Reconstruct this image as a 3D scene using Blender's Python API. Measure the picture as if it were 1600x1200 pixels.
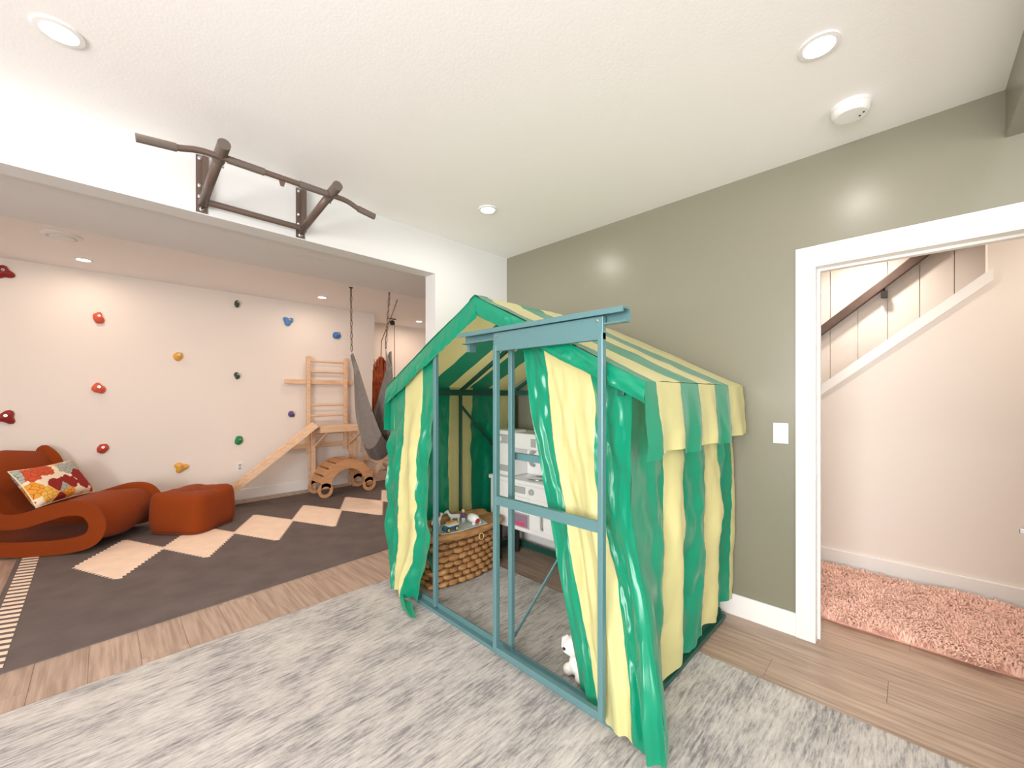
import bpy, bmesh, math, random
from mathutils import Vector, noise, Matrix
for o in list(bpy.data.objects): bpy.data.objects.remove(o)
SC = bpy.context.scene
COL = SC.collection
R = math.radians

# ------------------------------------------------------------------ camera
TH = R(44.68); EYE = 1.35
cam = bpy.data.cameras.new('camera'); cam.sensor_width = 36.0
cam.lens = 632.5 / 1600 * 36; cam.shift_y = 18 / 1600; cam.clip_start = 0.05
camo = bpy.data.objects.new('camera', cam); COL.objects.link(camo)
camo.location = (0, 0, EYE); camo.rotation_euler = (R(90), 0, TH - R(90))
SC.camera = camo
# ------------------------------------------------------------------ world, view
w = bpy.data.worlds.new('overcast_sky'); SC.world = w; w.use_nodes = True
bg = w.node_tree.nodes['Background']; bg.inputs[0].default_value = (0.82, 0.90, 1.0, 1); bg.inputs[1].default_value = 2.0
SC.view_settings.view_transform = 'Standard'; SC.view_settings.look = 'None'
SC.view_settings.exposure = 0.06; SC.view_settings.gamma = 1.0; SC.view_settings.use_curve_mapping = False
WARM = (1.0, 0.77, 0.61); NEUTRAL = (1.0, 0.93, 0.86); HALLC = (1.0, 0.86, 0.75)

def area_light(name, loc, rot, sx, sy, power, color):
    l = bpy.data.lights.new(name, 'AREA'); l.shape = 'RECTANGLE'; l.size = sx; l.size_y = sy
    l.energy = power; l.color = color
    o = bpy.data.objects.new(name, l); COL.objects.link(o); o.location = loc; o.rotation_euler = rot
    return o
# daylight entering by the two windows behind the camera
area_light('window_daylight', (-0.6, -2.93, 1.5), (R(90), 0, R(180)), 3.0, 1.6, 72, (1.0, 0.98, 0.97))
area_light('window_daylight', (-2.93, -0.3, 1.5), (R(90), 0, R(90)), 2.4, 1.6, 225, (1.0, 0.97, 0.96))
for _o in bpy.data.objects:
    if _o.name == 'window_daylight': _o.rotation_euler = (R(90), 0, 0)          # shines +y
    if _o.name.startswith('window_daylight.'): _o.rotation_euler = (R(90), 0, R(-90))  # shines +x

# ------------------------------------------------------------------ materials
def lin(c):
    return tuple(((v / 255 + 0.055) / 1.055) ** 2.4 if v > 10 else v / 255 / 12.92 for v in c)
MATS = {}
def M(name, rgb, rough=0.6, metal=0.0, var=0.0, vscale=6.0, bump=0.0, bscale=60.0, sheen=0.0, stretch=None, coat=0.0, spec=0.5, rgb2=None, objvar=0.0):
    if name in MATS: return MATS[name]
    m = bpy.data.materials.new(name); m.use_nodes = True; MATS[name] = m
    nt = m.node_tree; b = nt.nodes['Principled BSDF']
    c = lin(rgb) + (1,)
    b.inputs['Base Color'].default_value = c; b.inputs['Roughness'].default_value = rough; b.inputs['Metallic'].default_value = metal
    b.inputs['Specular IOR Level'].default_value = spec
    b.inputs['Sheen Weight'].default_value = sheen; b.inputs['Coat Weight'].default_value = coat
    tc = nt.nodes.new('ShaderNodeTexCoord'); mp = nt.nodes.new('ShaderNodeMapping')
    nt.links.new(tc.outputs['Object'], mp.inputs[0])
    if stretch: mp.inputs['Scale'].default_value = stretch
    src = None
    if var > 0:
        n = nt.nodes.new('ShaderNodeTexNoise'); n.inputs['Scale'].default_value = vscale; n.inputs['Detail'].default_value = 6
        nt.links.new(mp.outputs[0], n.inputs['Vector'])
        r = nt.nodes.new('ShaderNodeValToRGB')
        c2 = lin(rgb2) if rgb2 else tuple(x * (1 - var) for x in c[:3])
        c1 = c[:3] if rgb2 else tuple(min(1, x * (1 + var * .5)) for x in c[:3])
        r.color_ramp.elements[0].position = 0.35; r.color_ramp.elements[0].color = tuple(c2) + (1,)
        r.color_ramp.elements[1].position = 0.65; r.color_ramp.elements[1].color = tuple(c1) + (1,)
        nt.links.new(n.outputs[0], r.inputs[0]); src = r.outputs[0]
    if objvar > 0:
        oi = nt.nodes.new('ShaderNodeObjectInfo'); hs = nt.nodes.new('ShaderNodeHueSaturation')
        mr = nt.nodes.new('ShaderNodeMapRange'); mr.inputs[3].default_value = 1 - objvar; mr.inputs[4].default_value = 1 + objvar
        nt.links.new(oi.outputs['Random'], mr.inputs[0]); nt.links.new(mr.outputs[0], hs.inputs['Value'])
        if src: nt.links.new(src, hs.inputs['Color'])
        else: hs.inputs['Color'].default_value = c
        src = hs.outputs[0]
        # shift the grain per piece
        ad = nt.nodes.new('ShaderNodeVectorMath'); ad.operation = 'ADD'
        sc = nt.nodes.new('ShaderNodeMath'); sc.operation = 'MULTIPLY'; sc.inputs[1].default_value = 37.0
        nt.links.new(oi.outputs['Random'], sc.inputs[0]); nt.links.new(tc.outputs['Object'], ad.inputs[0]); nt.links.new(sc.outputs[0], ad.inputs[1])
        nt.links.new(ad.outputs[0], mp.inputs[0])
    if src: nt.links.new(src, b.inputs['Base Color'])
    if bump > 0:
        n2 = nt.nodes.new('ShaderNodeTexNoise'); n2.inputs['Scale'].default_value = bscale; n2.inputs['Detail'].default_value = 4
        nt.links.new(mp.outputs[0], n2.inputs['Vector'])
        bp = nt.nodes.new('ShaderNodeBump'); bp.inputs['Strength'].default_value = bump; bp.inputs['Distance'].default_value = 0.01
        nt.links.new(n2.outputs[0], bp.inputs['Height']); nt.links.new(bp.outputs[0], b.inputs['Normal'])
    return m
def emit(name, color, strength):
    m = bpy.data.materials.new(name); m.use_nodes = True
    b = m.node_tree.nodes['Principled BSDF']; b.inputs['Base Color'].default_value = (*color, 1)
    b.inputs['Emission Color'].default_value = (*color, 1); b.inputs['Emission Strength'].default_value = strength
    return m
def cloth_mat(name, rgb, rough, trans):
    m = M(name, rgb, rough, bump=0.10, bscale=9.0, sheen=0.15)
    nt = m.node_tree; b = nt.nodes['Principled BSDF']; out = nt.nodes['Material Output']
    t = nt.nodes.new('ShaderNodeBsdfTranslucent'); t.inputs[0].default_value = lin(rgb) + (1,)
    mx = nt.nodes.new('ShaderNodeMixShader'); mx.inputs[0].default_value = trans
    nt.links.new(b.outputs[0], mx.inputs[1]); nt.links.new(t.outputs[0], mx.inputs[2]); nt.links.new(mx.outputs[0], out.inputs[0])
    return m
WHITE = M('white_wall_paint', (220, 220, 219), 0.6, bump=0.03, bscale=180)
CEILM = M('white_ceiling_paint', (250, 249, 248), 0.8, bump=0.06, bscale=90)
WARMW = M('warm_white_wall_paint', (238, 230, 222), 0.6, bump=0.03, bscale=180)
GREEN = M('olive_grey_wall_paint', (134, 131, 114), 0.30, bump=0.025, bscale=14, spec=0.6)
TRIM = M('white_trim_paint', (243, 242, 239), 0.35)
PLANK = M('vinyl_plank', (190, 166, 149), 0.42, var=0.2, vscale=9, stretch=(6, 0.35, 1), objvar=0.05, rgb2=(160, 136, 120), bump=0.04)
SLAB = M('subfloor', (150, 128, 112), 0.7)
FRAME_LIT = M('lit_teal_aluminium', (98, 138, 142), 0.32, metal=0.25)  # tent frame paint, with the light on its outer faces put into the colour
FRAME_SHADED = M('shaded_teal_aluminium', (40, 92, 80), 0.38, metal=0.25)  # same frame paint for inner parts, their shade put into the colour
GRN = cloth_mat('green_satin', (2, 146, 110), 0.24, 0.18)
YEL = cloth_mat('yellow_polyester', (230, 223, 158), 0.5, 0.30)
WOOD = M('birch_wood', (236, 204, 172), 0.5, var=0.15, vscale=5, stretch=(1, 8, 8), rgb2=(222, 184, 148))
ARCHW = M('honey_plywood', (208, 156, 112), 0.5, var=0.12, vscale=6, stretch=(1, 6, 6))
RUST = M('rust_upholstery', (140, 60, 14), 0.9, var=0.05, vscale=60, bump=0.12, bscale=260, sheen=0.05, spec=0.2)
BRONZE = M('bronze_steel', (112, 95, 86), 0.42, metal=0.4)
GRIP = M('dark_foam_grip', (104, 92, 84), 0.7)
STEEL = M('bright_steel', (200, 200, 200), 0.25, metal=1.0)
PLASTW = M('white_plastic', (238, 238, 236), 0.4)
GREYP = M('grey_plastic', (172, 175, 174), 0.45)
DARK = M('dark_gap', (38, 36, 34), 0.8)
WICK = M('seagrass_weave', (196, 148, 96), 0.7, var=0.25, vscale=14, stretch=(1, 1, 5), rgb2=(160, 112, 68), bump=0.35, bscale=120, objvar=0.12)
WICKD = M('dark_seagrass', (120, 80, 46), 0.8, var=0.3, vscale=30, bump=0.3)
RUGD = M('charcoal_rug_wool', (104, 93, 90), 0.95, var=0.14, vscale=5, bump=0.2, bscale=300)
CREAM = M('cream_rug_wool', (246, 222, 200), 0.95, var=0.05, vscale=8, bump=0.2, bscale=300)
PINK = M('pink_shag', (250, 208, 190), 0.9, sheen=0.3)

# ------------------------------------------------------------------ mesh helpers
ROOT = {}
def frame_of(d):
    d = d.normalized(); u = Vector((0, 0, 1)) if abs(d.z) < .95 else Vector((1, 0, 0))
    s = d.cross(u).normalized(); return d, s, s.cross(d).normalized()
class MB:
    def __init__(s): s.v = []; s.f = []; s.m = []
    def quadbox(s, P, mi=0):
        b = len(s.v); s.v += [tuple(p) for p in P]
        for f in ((0, 3, 2, 1), (4, 5, 6, 7), (0, 1, 5, 4), (1, 2, 6, 5), (2, 3, 7, 6), (3, 0, 4, 7)):
            s.f.append(tuple(b + i for i in f)); s.m.append(mi)
        return s
    def box(s, x0, x1, y0, y1, z0, z1, mi=0):
        return s.quadbox([(x0, y0, z0), (x1, y0, z0), (x1, y1, z0), (x0, y1, z0), (x0, y0, z1), (x1, y0, z1), (x1, y1, z1), (x0, y1, z1)], mi)
    def bar(s, p, q, wd, ht, up=None, mi=0):
        p = Vector(p); q = Vector(q); d, a, b = frame_of(q - p)
        if up is not None:
            a = d.cross(Vector(up)).normalized(); b = a.cross(d).normalized()
        a = a * wd / 2; b = b * ht / 2
        return s.quadbox([p - a - b, p + a - b, q + a - b, q - a - b, p - a + b, p + a + b, q + a + b, q - a + b], mi)
    def loops(s, L, cap=True, mi=0, closed=False):
        b = len(s.v); n = len(L[0])
        for l in L: s.v += [tuple(p) for p in l]
        k = len(L)
        for i in range(k if closed else k - 1):
            for j in range(n):
                i2 = (i + 1) % k; j2 = (j + 1) % n
                s.f.append((b + i * n + j, b + i * n + j2, b + i2 * n + j2, b + i2 * n + j)); s.m.append(mi)
        if cap and not closed:
            s.f.append(tuple(b + j for j in reversed(range(n)))); s.m.append(mi)
            s.f.append(tuple(b + (k - 1) * n + j for j in range(n))); s.m.append(mi)
        return s
    def tube(s, pts, r, n=10, mi=0, closed=False):
        pts = [Vector(p) for p in pts]; L = []; prev = None
        for i, p in enumerate(pts):
            if closed: d = pts[(i + 1) % len(pts)] - pts[i - 1]
            else: d = (pts[min(i + 1, len(pts) - 1)] - pts[max(i - 1, 0)])
            d.normalize()
            if prev is None: _, a, _ = frame_of(d)
            else: a = (prev - d * prev.dot(d)).normalized()
            prev = a; b = d.cross(a); rr = r[i] if isinstance(r, (list, tuple)) else r
            L.append([p + (a * math.cos(t) + b * math.sin(t)) * rr for t in [2 * math.pi * j / n for j in range(n)]])
        return s.loops(L, mi=mi, closed=closed)
    def prism(s, poly, vec, mi=0):
        poly = [Vector(p) for p in poly]; vec = Vector(vec)
        b = len(s.v); n = len(poly)
        s.v += [tuple(p) for p in poly] + [tuple(p + vec) for p in poly]
        s.f.append(tuple(b + i for i in reversed(range(n)))); s.m.append(mi)
        s.f.append(tuple(b + n + i for i in range(n))); s.m.append(mi)
        for i in range(n):
            j = (i + 1) % n; s.f.append((b + i, b + j, b + n + j, b + n + i)); s.m.append(mi)
        return s
    def lathe(s, c, prof, n=24, axis='z', mi=0):
        c = Vector(c); L = []
        for r_, h in prof:
            l = []
            for j in range(n):
                t = 2 * math.pi * j / n; a, b = r_ * math.cos(t), r_ * math.sin(t)
                l.append(c + (Vector((a, b, h)) if axis == 'z' else Vector((a, h, b)) if axis == 'y' else Vector((h, a, b))))
            L.append(l)
        return s.loops(L, mi=mi)
    def ball(s, c, rx, ry, rz, n=12, mi=0):
        c = Vector(c); L = []
        for i in range(1, n):
            t = math.pi * i / n
            L.append([c + Vector((rx * math.sin(t) * math.cos(p), ry * math.sin(t) * math.sin(p), rz * math.cos(t))) for p in [2 * math.pi * j / (2 * n) for j in range(2 * n)]])
        return s.loops(L, mi=mi)
    def grid(s, nu, nv, fn, mfn=None):
        b = len(s.v)
        for i in range(nu + 1):
            for j in range(nv + 1): s.v.append(tuple(fn(i / nu, j / nv)))
        for i in range(nu):
            for j in range(nv):
                s.f.append((b + i * (nv + 1) + j, b + (i + 1) * (nv + 1) + j, b + (i + 1) * (nv + 1) + j + 1, b + i * (nv + 1) + j + 1))
                s.m.append(mfn((i + .5) / nu, (j + .5) / nv) if mfn else 0)
        return s
    def build(s, name, mats, parent=None, smooth=False, bevel=0, org=None):
        me = bpy.data.meshes.new(name)
        off = Vector(org) if org is not None else (ROOT.get(parent.name, Vector()) if parent else Vector())
        me.from_pydata([tuple(Vector(p) - off) for p in s.v], [], s.f)
        for m in (mats if isinstance(mats, (list, tuple)) else [mats]): me.materials.append(m)
        me.polygons.foreach_set('material_index', s.m)
        bm = bmesh.new(); bm.from_mesh(me); bmesh.ops.recalc_face_normals(bm, faces=bm.faces); bm.to_mesh(me); bm.free()
        if smooth: me.polygons.foreach_set('use_smooth', [True] * len(me.polygons))
        o = bpy.data.objects.new(name, me); COL.objects.link(o)
        if parent: 
            o.parent = parent
            po = ROOT.get(parent.name, Vector()); o.location = off - po
        else: o.location = off
        ROOT[o.name] = Vector(off)
        if bevel:
            md = o.modifiers.new('bevel', 'BEVEL'); md.width = bevel; md.segments = 2; md.limit_method = 'ANGLE'
        return o
def autosmooth(o, ang=40):
    me = o.data; me.polygons.foreach_set('use_smooth', [True] * len(me.polygons))
    try: me.set_sharp_from_angle(angle=R(ang))
    except Exception: pass
    return o
def tag(o, label, cat, group=None, kind=None):
    if label: o['label'] = label
    if cat: o['category'] = cat
    if group: o['group'] = group
    if kind: o['kind'] = kind
    return o
def thing(name, loc, label, cat, group=None):
    o = bpy.data.objects.new(name, None); COL.objects.link(o); o.location = loc; o.empty_display_size = .05
    ROOT[o.name] = Vector(loc); return tag(o, label, cat, group)
def struct(name, mb, mat, label=None, **k):
    o = mb.build(name, mat, **k); o['kind'] = 'structure'
    if label: o['label'] = label
    return o
def spline(P, n=8, closed=False):
    P = [Vector(p) for p in P]; out = []; N = len(P)
    for i in range(N if closed else N - 1):
        g = (lambda k: P[k % N]) if closed else (lambda k: P[max(0, min(N - 1, k))])
        a, b, c, d = g(i - 1), g(i), g(i + 1), g(i + 2)
        for j in range(n):
            t = j / n
            out.append(.5 * ((2 * b) + (c - a) * t + (2 * a - 5 * b + 4 * c - d) * t * t + (3 * b - a - 3 * c + d) * t ** 3))
    if not closed: out.append(P[-1])
    return out
def nz(x, y=0, z=0): return noise.noise(Vector((x, y, z)))
def lerp(a, b, t): return a + (b - a) * t
def ss(a, b, x):
    t = max(0, min(1, (x - a) / (b - a))); return t * t * (3 - 2 * t)

# ------------------------------------------------------------------ setting
CZ = 2.67; XG = 2.74; YA = 2.78; YB = 2.92; YC = 6.2; XH = 4.06
struct('ceiling', MB().box(-3.2, 5.3, -3.2, 7.2, CZ, CZ + .1), CEILM, 'smooth white painted ceiling')
floor = struct('floor', MB().box(-3.2, 5.3, -3.2, 7.2, -.12, -.012), SLAB, 'warm greige wood-look plank floor')
# planks: run along y; each is its own piece, sharing two meshes
PW, PL = .19, 1.22
pm = {}
def plank_mesh(L):
    k = round(L, 2)
    if k not in pm:
        m = MB(); e = .0007
        m.box(e, PW - e, e, L - e, -.012, 0)
        o = m.build('plank', PLANK); pm[k] = o.data; bpy.data.objects.remove(o)
    return pm[k]
random.seed(3)
def hidden(x0, x1, y0, y1):
    if x0 > -1.3 and x1 < 2.14 and y0 > -1.5 and y1 < 2.66: return True
    if x0 > -.40 and x1 < 3.2 and y0 > 3.36 and y1 < 5.8: return True
    return False
def inside(xc, yc):
    if yc < YA and xc < XG + .12: return True
    if yc > YA and xc < 5.1: return True
    if xc > XG and xc < XH and -1.6 < yc < 1.4: return True
    return False
ix = 0; x = -2.9
while x < 4.05:
    y = -1.3 - (ix * .43 % PL)
    while y < 6.9:
        L = PL
        if x > -1.6 - max(0, (y - 2) * .0) and y + L > -.9 and not hidden(x, x + PW, y, y + L) and inside(x + PW / 2, y + L / 2) and (y + L > 2.6 or x > 1.9 or y < -1) and y > -1.4 and not (x < -.9 and y + L < 2.4) and (x < 3.4 or y < 1.4):
            o = bpy.data.objects.new('plank', plank_mesh(L)); COL.objects.link(o); o.parent = floor; o.location = (x, y, 0)
        y += PL
    x += PW; ix += 1

def wallbox(name, x0, x1, y0, y1, z0, z1, mat, label=None): return struct(name, MB().box(x0, x1, y0, y1, z0, z1), mat, label)
# wall with the wide opening (right pier, header, far left pier in one mesh)
m = MB(); m.box(1.916, XG, YA, YB, -.01, CZ); m.box(-2.4, 1.916, YA, YB, 2.349, CZ); m.box(-3.0, -2.4, YA, YB, -.01, CZ)
struct('wall_opening', m, WHITE, 'white wall with a wide cased-free opening to the climbing room')
struct('wall_bulkhead', MB().box(-3.0, 5.0, YB, 3.76, 2.395, CZ), WHITE, 'white dropped bulkhead behind the wide opening')
# olive wall: up to the door, above the door, beyond the door
DL, DR, DT = .374, -.46, 2.05
m = MB(); m.box(XG, XG + .14, DL + .02, YB, -.01, CZ); m.box(XG, XG + .14, DR - .02, DL + .02, DT + .02, CZ); m.box(XG, XG + .14, -3.0, DR - .02, -.01, CZ)
struct('wall_right', m, GREEN, 'olive grey painted accent wall with soft sheen')
struct('wall_corner_bulkhead', MB().box(-3.0, XG, -1.1, -.286, 2.462, CZ), GREEN, 'olive painted dropped bulkhead by the ceiling')
# rear walls, each with a window
m = MB(); m.box(-3.0, XG, -3.14, -3.0, -.01, .7); m.box(-3.0, XG, -3.14, -3.0, 2.3, CZ); m.box(-3.0, -2.1, -3.14, -3.0, .7, 2.3); m.box(.9, XG, -3.14, -3.0, .7, 2.3)
struct('wall_rear', m, WHITE)
m = MB(); m.box(-3.14, -3.0, -3.0, YA, -.01, .7); m.box(-3.14, -3.0, -3.0, YA, 2.3, CZ); m.box(-3.14, -3.0, -3.0, -1.5, .7, 2.3); m.box(-3.14, -3.0, .9, YA, .7, 2.3)
struct('wall_left', m, WHITE)
GLASS = M('window_glass', (255, 255, 255), 0.0); GLASS.node_tree.nodes['Principled BSDF'].inputs['Transmission Weight'].default_value = 1.0
wn = struct('window_1', MB().box(-2.1, .9, -3.11, -3.10, .7, 2.3), GLASS)
f = MB(); f.box(-2.1, .9, -3.13, -3.08, .7, .76); f.box(-2.1, .9, -3.13, -3.08, 2.24, 2.3)
for xx in (-2.1, -.63, .84): f.box(xx, xx + .06, -3.13, -3.08, .76, 2.24)
f.build('window_frame', TRIM, wn)
wn = struct('window_2', MB().box(-3.11, -3.10, -1.5, .9, .7, 2.3), GLASS)
f = MB(); f.box(-3.13, -3.08, -1.5, .9, .7, .76); f.box(-3.13, -3.08, -1.5, .9, 2.24, 2.3)
for yy in (-1.5, -.33, .84): f.box(-3.13, -3.08, yy, yy + .06, .76, 2.24)
f.build('window_frame', TRIM, wn)
# climbing room
wallbox('wall_climbing', -3.0, 3.10, YC, YC + .14, -.01, CZ, WARMW, 'warm white wall studded with climbing holds')
m = MB(); m.box(3.10 - .14, 3.10, YC + .14, 6.9, -.01, CZ); m.box(2.96, 5.1, 6.9, 7.04, -.01, CZ)
struct('wall_alcove', m, WARMW, 'warm white wall of the recess past the climbing wall')
wallbox('wall_climbing_room_left', -3.14, -3.0, YA, 7.0, -.01, CZ, WARMW)
wallbox('wall_climbing_room_right', 5.0, 5.14, YB, 7.0, -.01, CZ, WARMW)
wallbox('wall_climbing_room_near', XG, 5.0, YB - .14, YB, -.01, CZ, WARMW)
# hall and stairwell
m = MB()
sl = (2.152 - 1.417) / (.528 + .356)
def cut(y): return 1.417 + (.528 - y) * sl
poly = [(XH, 1.4, -.01), (XH, 1.4, cut(1.4)), (XH, -.35, cut(-.35)), (XH, -.35, CZ), (XH, -1.6, CZ), (XH, -1.6, -.01)]
m.prism(poly, (.12, 0, 0)); struct('wall_hall', m, WARMW, 'warm white hall wall cut along the stair slope')
wallbox('wall_hall_end', XG + .14, 5.0, 1.4, 1.54, -.01, CZ, WARMW)
wallbox('wall_hall_near_end', XG + .14, 5.2, -1.74, -1.6, -.01, CZ, WARMW)
sw = wallbox('wall_stairwell', 5.02, 5.14, -1.6, 1.4, -.01, CZ, WARMW, 'stairwell wall clad in vertical boards')
yy = 1.39; BW = .205
bme = MB().box(0, .018, .003, BW - .003, 0, 2.66).build('board', WARMW, bevel=0).data
bpy.data.objects.remove(bpy.data.objects[[o.name for o in bpy.data.objects if o.data == bme][0]])
while yy > -1.3:
    o = bpy.data.objects.new('board', bme); COL.objects.link(o); o.parent = sw; o.location = (5.0, yy - BW, .005); yy -= BW
# sloped cap trim, casing, jambs, baseboards
m = MB(); y0, y1 = 1.38, -.372
m.prism([(XH - .02, y0, cut(y0) - .07), (XH - .02, y0, cut(y0) + .012), (XH - .02, y1, cut(y1) + .012), (XH - .02, y1, cut(y1) - .07)], (.16, 0, 0))
struct('trim_1', m, TRIM, 'white sloping cap board along the stair wall')
tr = struct('trim_2', MB().box(XG - .016, XG, DL, DL + .09, 0, DT + .115), TRIM, 'white door casing around the hall doorway', bevel=.002)
MB().box(XG - .016, XG, DR - .09, DR, 0, DT).build('casing_leg', TRIM, tr, bevel=.002)
MB().box(XG - .019, XG, DR - .10, DL, DT, DT + .115).build('casing_head', TRIM, tr, bevel=.002)
m = MB(); m.box(XG, XG + .14, DL, DL + .02, 0, DT); m.box(XG, XG + .14, DR - .02, DR, 0, DT); m.box(XG, XG + .14, DR - .02, DL + .02, DT, DT + .02)
m.build('jamb', TRIM, tr)
m = MB(); m.box(XG + .05, XG + .08, DL - .012, DL, 0, DT - .012); m.box(XG + .05, XG + .08, DR, DL, DT - .012, DT); m.build('door_stop', TRIM, tr)
m = MB(); m.box(XG + .012, XG + .04, DL - .003, DL, .89, .95); m.build('strike_plate', STEEL, tr)
def base(name, x0, x1, y0, y1, h=.13): return struct(name, MB().box(x0, x1, y0, y1, 0, h), TRIM, None, bevel=.004)
base('baseboard_right', XG - .015, XG, DL + .09, YA)
base('baseboard_opening', 1.916, XG - .015, YA - .015, YA)
base('baseboard_climbing', -3, 3.10, YC - .016, YC)
base('baseboard_hall', XH - .016, XH, -1.6, 1.4, .14)
base('baseboard_alcove', 3.1, 5, 6.884, 6.9)

# open door swung into the room, out of sight but for its lever
hx, hy = XG - .005, DR + .0
da = math.atan2(.185, -.72); dv = Vector((math.cos(da), math.sin(da), 0)); dn = Vector((dv.y, -dv.x, 0))
if dn.y < 0: dn = -dn
dr = struct('door_1', MB(), TRIM) if False else None
m = MB(); p0 = Vector((hx - .03, hy - .03, 0))
a, b = p0, p0 + dv * .80
m.quadbox([a + Vector((0, 0, .01)), b + Vector((0, 0, .01)), b - dn * .036 + Vector((0, 0, .01)), a - dn * .036 + Vector((0, 0, .01)),
           a + Vector((0, 0, 2.04)), b + Vector((0, 0, 2.04)), b - dn * .036 + Vector((0, 0, 2.04)), a - dn * .036 + Vector((0, 0, 2.04))])
door = struct('door_1', m, TRIM, 'white hall door standing open', org=(p0.x, p0.y, 0))
lc = p0 + dv * .735 + Vector((0, 0, .93))
m = MB(); m.tube([lc, lc + dn * .008], .028, 20); m.tube([lc + dn * .004, lc + dn * .06], .010, 12)
m.bar(lc + dn * .06 + dv * .012, lc + dn * .062 - dv * .12, .022, .016, up=(0, 0, 1)); m.build('lever_handle', STEEL, door, bevel=.003)

# ------------------------------------------------------------------ ceiling fittings
def downlight(x, y, power, color, label, group):
    t = thing('recessed_light', (x, y, CZ), label, 'ceiling light', group)
    m = MB(); m.lathe((x, y, CZ), [(.066, 0), (.066, -.006), (.05, -.008), (.048, -.002)], 28); m.build('trim_ring', PLASTW, t, smooth=False)
    m = MB(); m.lathe((x, y, CZ), [(.049, -.001), (.047, -.006), (.001, -.007)], 28); m.build('lens', emit('lens_' + group[:4], color, 14), t)
    l = bpy.data.lights.new('bulb', 'AREA'); l.shape = 'DISK'; l.size = .09; l.energy = power; l.color = color; l.spread = R(175)
    o = bpy.data.objects.new('bulb', l); COL.objects.link(o); o.parent = t; o.location = (0, 0, -.012)
    return t
for x, y, lb in ((1.92, 2.14, 'round recessed ceiling light above the striped play tent'), (1.9, .25, 'round recessed ceiling light next to the white smoke alarm'),
                 (-.11, 2.2, 'round recessed ceiling light in front of the pull-up bar'), (-.11, .25, 'round recessed ceiling light over the open carpet'),
                 (-.11, -1.7, 'round recessed ceiling light near the rear window'), (1.9, -1.7, 'round recessed ceiling light behind the olive bulkhead')):
    downlight(x, y, 2.5 if (x < 0 and y > 2) else 4.5, NEUTRAL, lb, 'main room lights')
for x, y, pw, lb in ((-.13, 5.72, 3.2, 'round recessed ceiling light by the ceiling vent, above the rocking lounger'), (2.07, 5.63, 3.2, 'round recessed ceiling light above the wooden climbing ladder'),
                 (3.95, 6.23, 9, 'round recessed ceiling light in the recess past the climbing wall'), (-2.2, 5.2, 7, 'round recessed ceiling light at the blind end of the climbing room'),
                 (-.13, 4.3, 9, 'added unseen ceiling light behind the bulkhead, in line with the ceiling vent'), (1.2, 4.3, 9, 'added unseen ceiling light behind the bulkhead, above the diamond rug'), (2.9, 4.3, 8, 'added unseen ceiling light behind the bulkhead, near the hammock chains')):  # these three lamps are added out of view to even the climbing wall
    downlight(x, y, pw, WARM, lb, 'climbing room lights')
for x, y, lb in ((3.47, .55, 'round recessed hall light just inside the doorway'), (3.47, -1.0, 'round recessed hall light farther along the hall'), (4.6, .3, 'round recessed light over the stairs')):
    downlight(x, y, 10, HALLC, lb, 'hall lights')
t = thing('ceiling_vent', (-.235, 4.985, CZ), 'round white air vent in the climbing room ceiling', 'vent')
m = MB(); m.lathe((-.235, 4.985, CZ), [(.12, 0), (.12, -.008), (.10, -.02), (.092, -.02), (.085, -.008)], 32); m.build('rim', PLASTW, t)
m = MB(); m.lathe((-.235, 4.985, CZ), [(.075, 0), (.075, -.022), (.05, -.03), (.001, -.031)], 32); m.build('disc', PLASTW, t, smooth=False)
t = thing('smoke_alarm', (2.40, .20, CZ), 'white round smoke alarm on the main room ceiling', 'smoke alarm')
m = MB(); m.lathe((2.40, .20, CZ), [(.075, 0), (.075, -.012), (.071, -.014), (.069, -.036), (.058, -.046), (.001, -.047)], 36); autosmooth(m.build('body', PLASTW, t))
for k, (dx, dy) in enumerate(((.02, -.03), (.0, -.045))):
    MB().lathe((2.40 + dx, .20 + dy, CZ), [(.004, -.045), (.004, -.049), (.001, -.049)], 12).build('indicator', DARK, t)
t = thing('light_switch', (XG, .537, 1.133), 'white rocker light switch on the olive wall', 'light switch')
MB().box(XG - .006, XG, .50, .574, 1.075, 1.192).build('plate', PLASTW, t, bevel=.002)
MB().box(XG - .011, XG - .006, .521, .553, 1.10, 1.167).build('rocker', TRIM, t, bevel=.002)
t = thing('wall_outlet', (1.25, YC, .43), 'white wall outlet behind the wooden slide', 'outlet')
MB().box(1.215, 1.285, YC - .006, YC, .372, .488).build('plate', PLASTW, t, bevel=.002)
for z in (.405, .445): MB().box(1.235, 1.265, YC - .008, YC - .006, z - .013, z + .016).build('socket', GREYP, t)

# ------------------------------------------------------------------ handrail in the stairwell
RAIL = M('dark_walnut', (92, 74, 66), 0.45, var=.2, vscale=8)
t = thing('handrail', (4.93, 0, 0), 'dark wooden handrail climbing the boarded stairwell wall', 'handrail')
za = lambda y: 1.99 + (.62 - y) * sl
MB().bar((4.93, 1.3, za(1.3)), (4.93, -.9, za(-.9)), .05, .075, up=(0, 0, 1)).build('rail', RAIL, t, bevel=.008)
for y in (1.0, .18, -.6):
    b = MB(); b.tube([(4.93, y, za(y) - .04), (4.93, y, za(y) - .09), (5.0, y, za(y) - .10)], .008, 8); b.box(4.91, 4.95, y - .022, y + .022, za(y) - .13, za(y) - .07); b.build('bracket', DARK, t)

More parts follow.
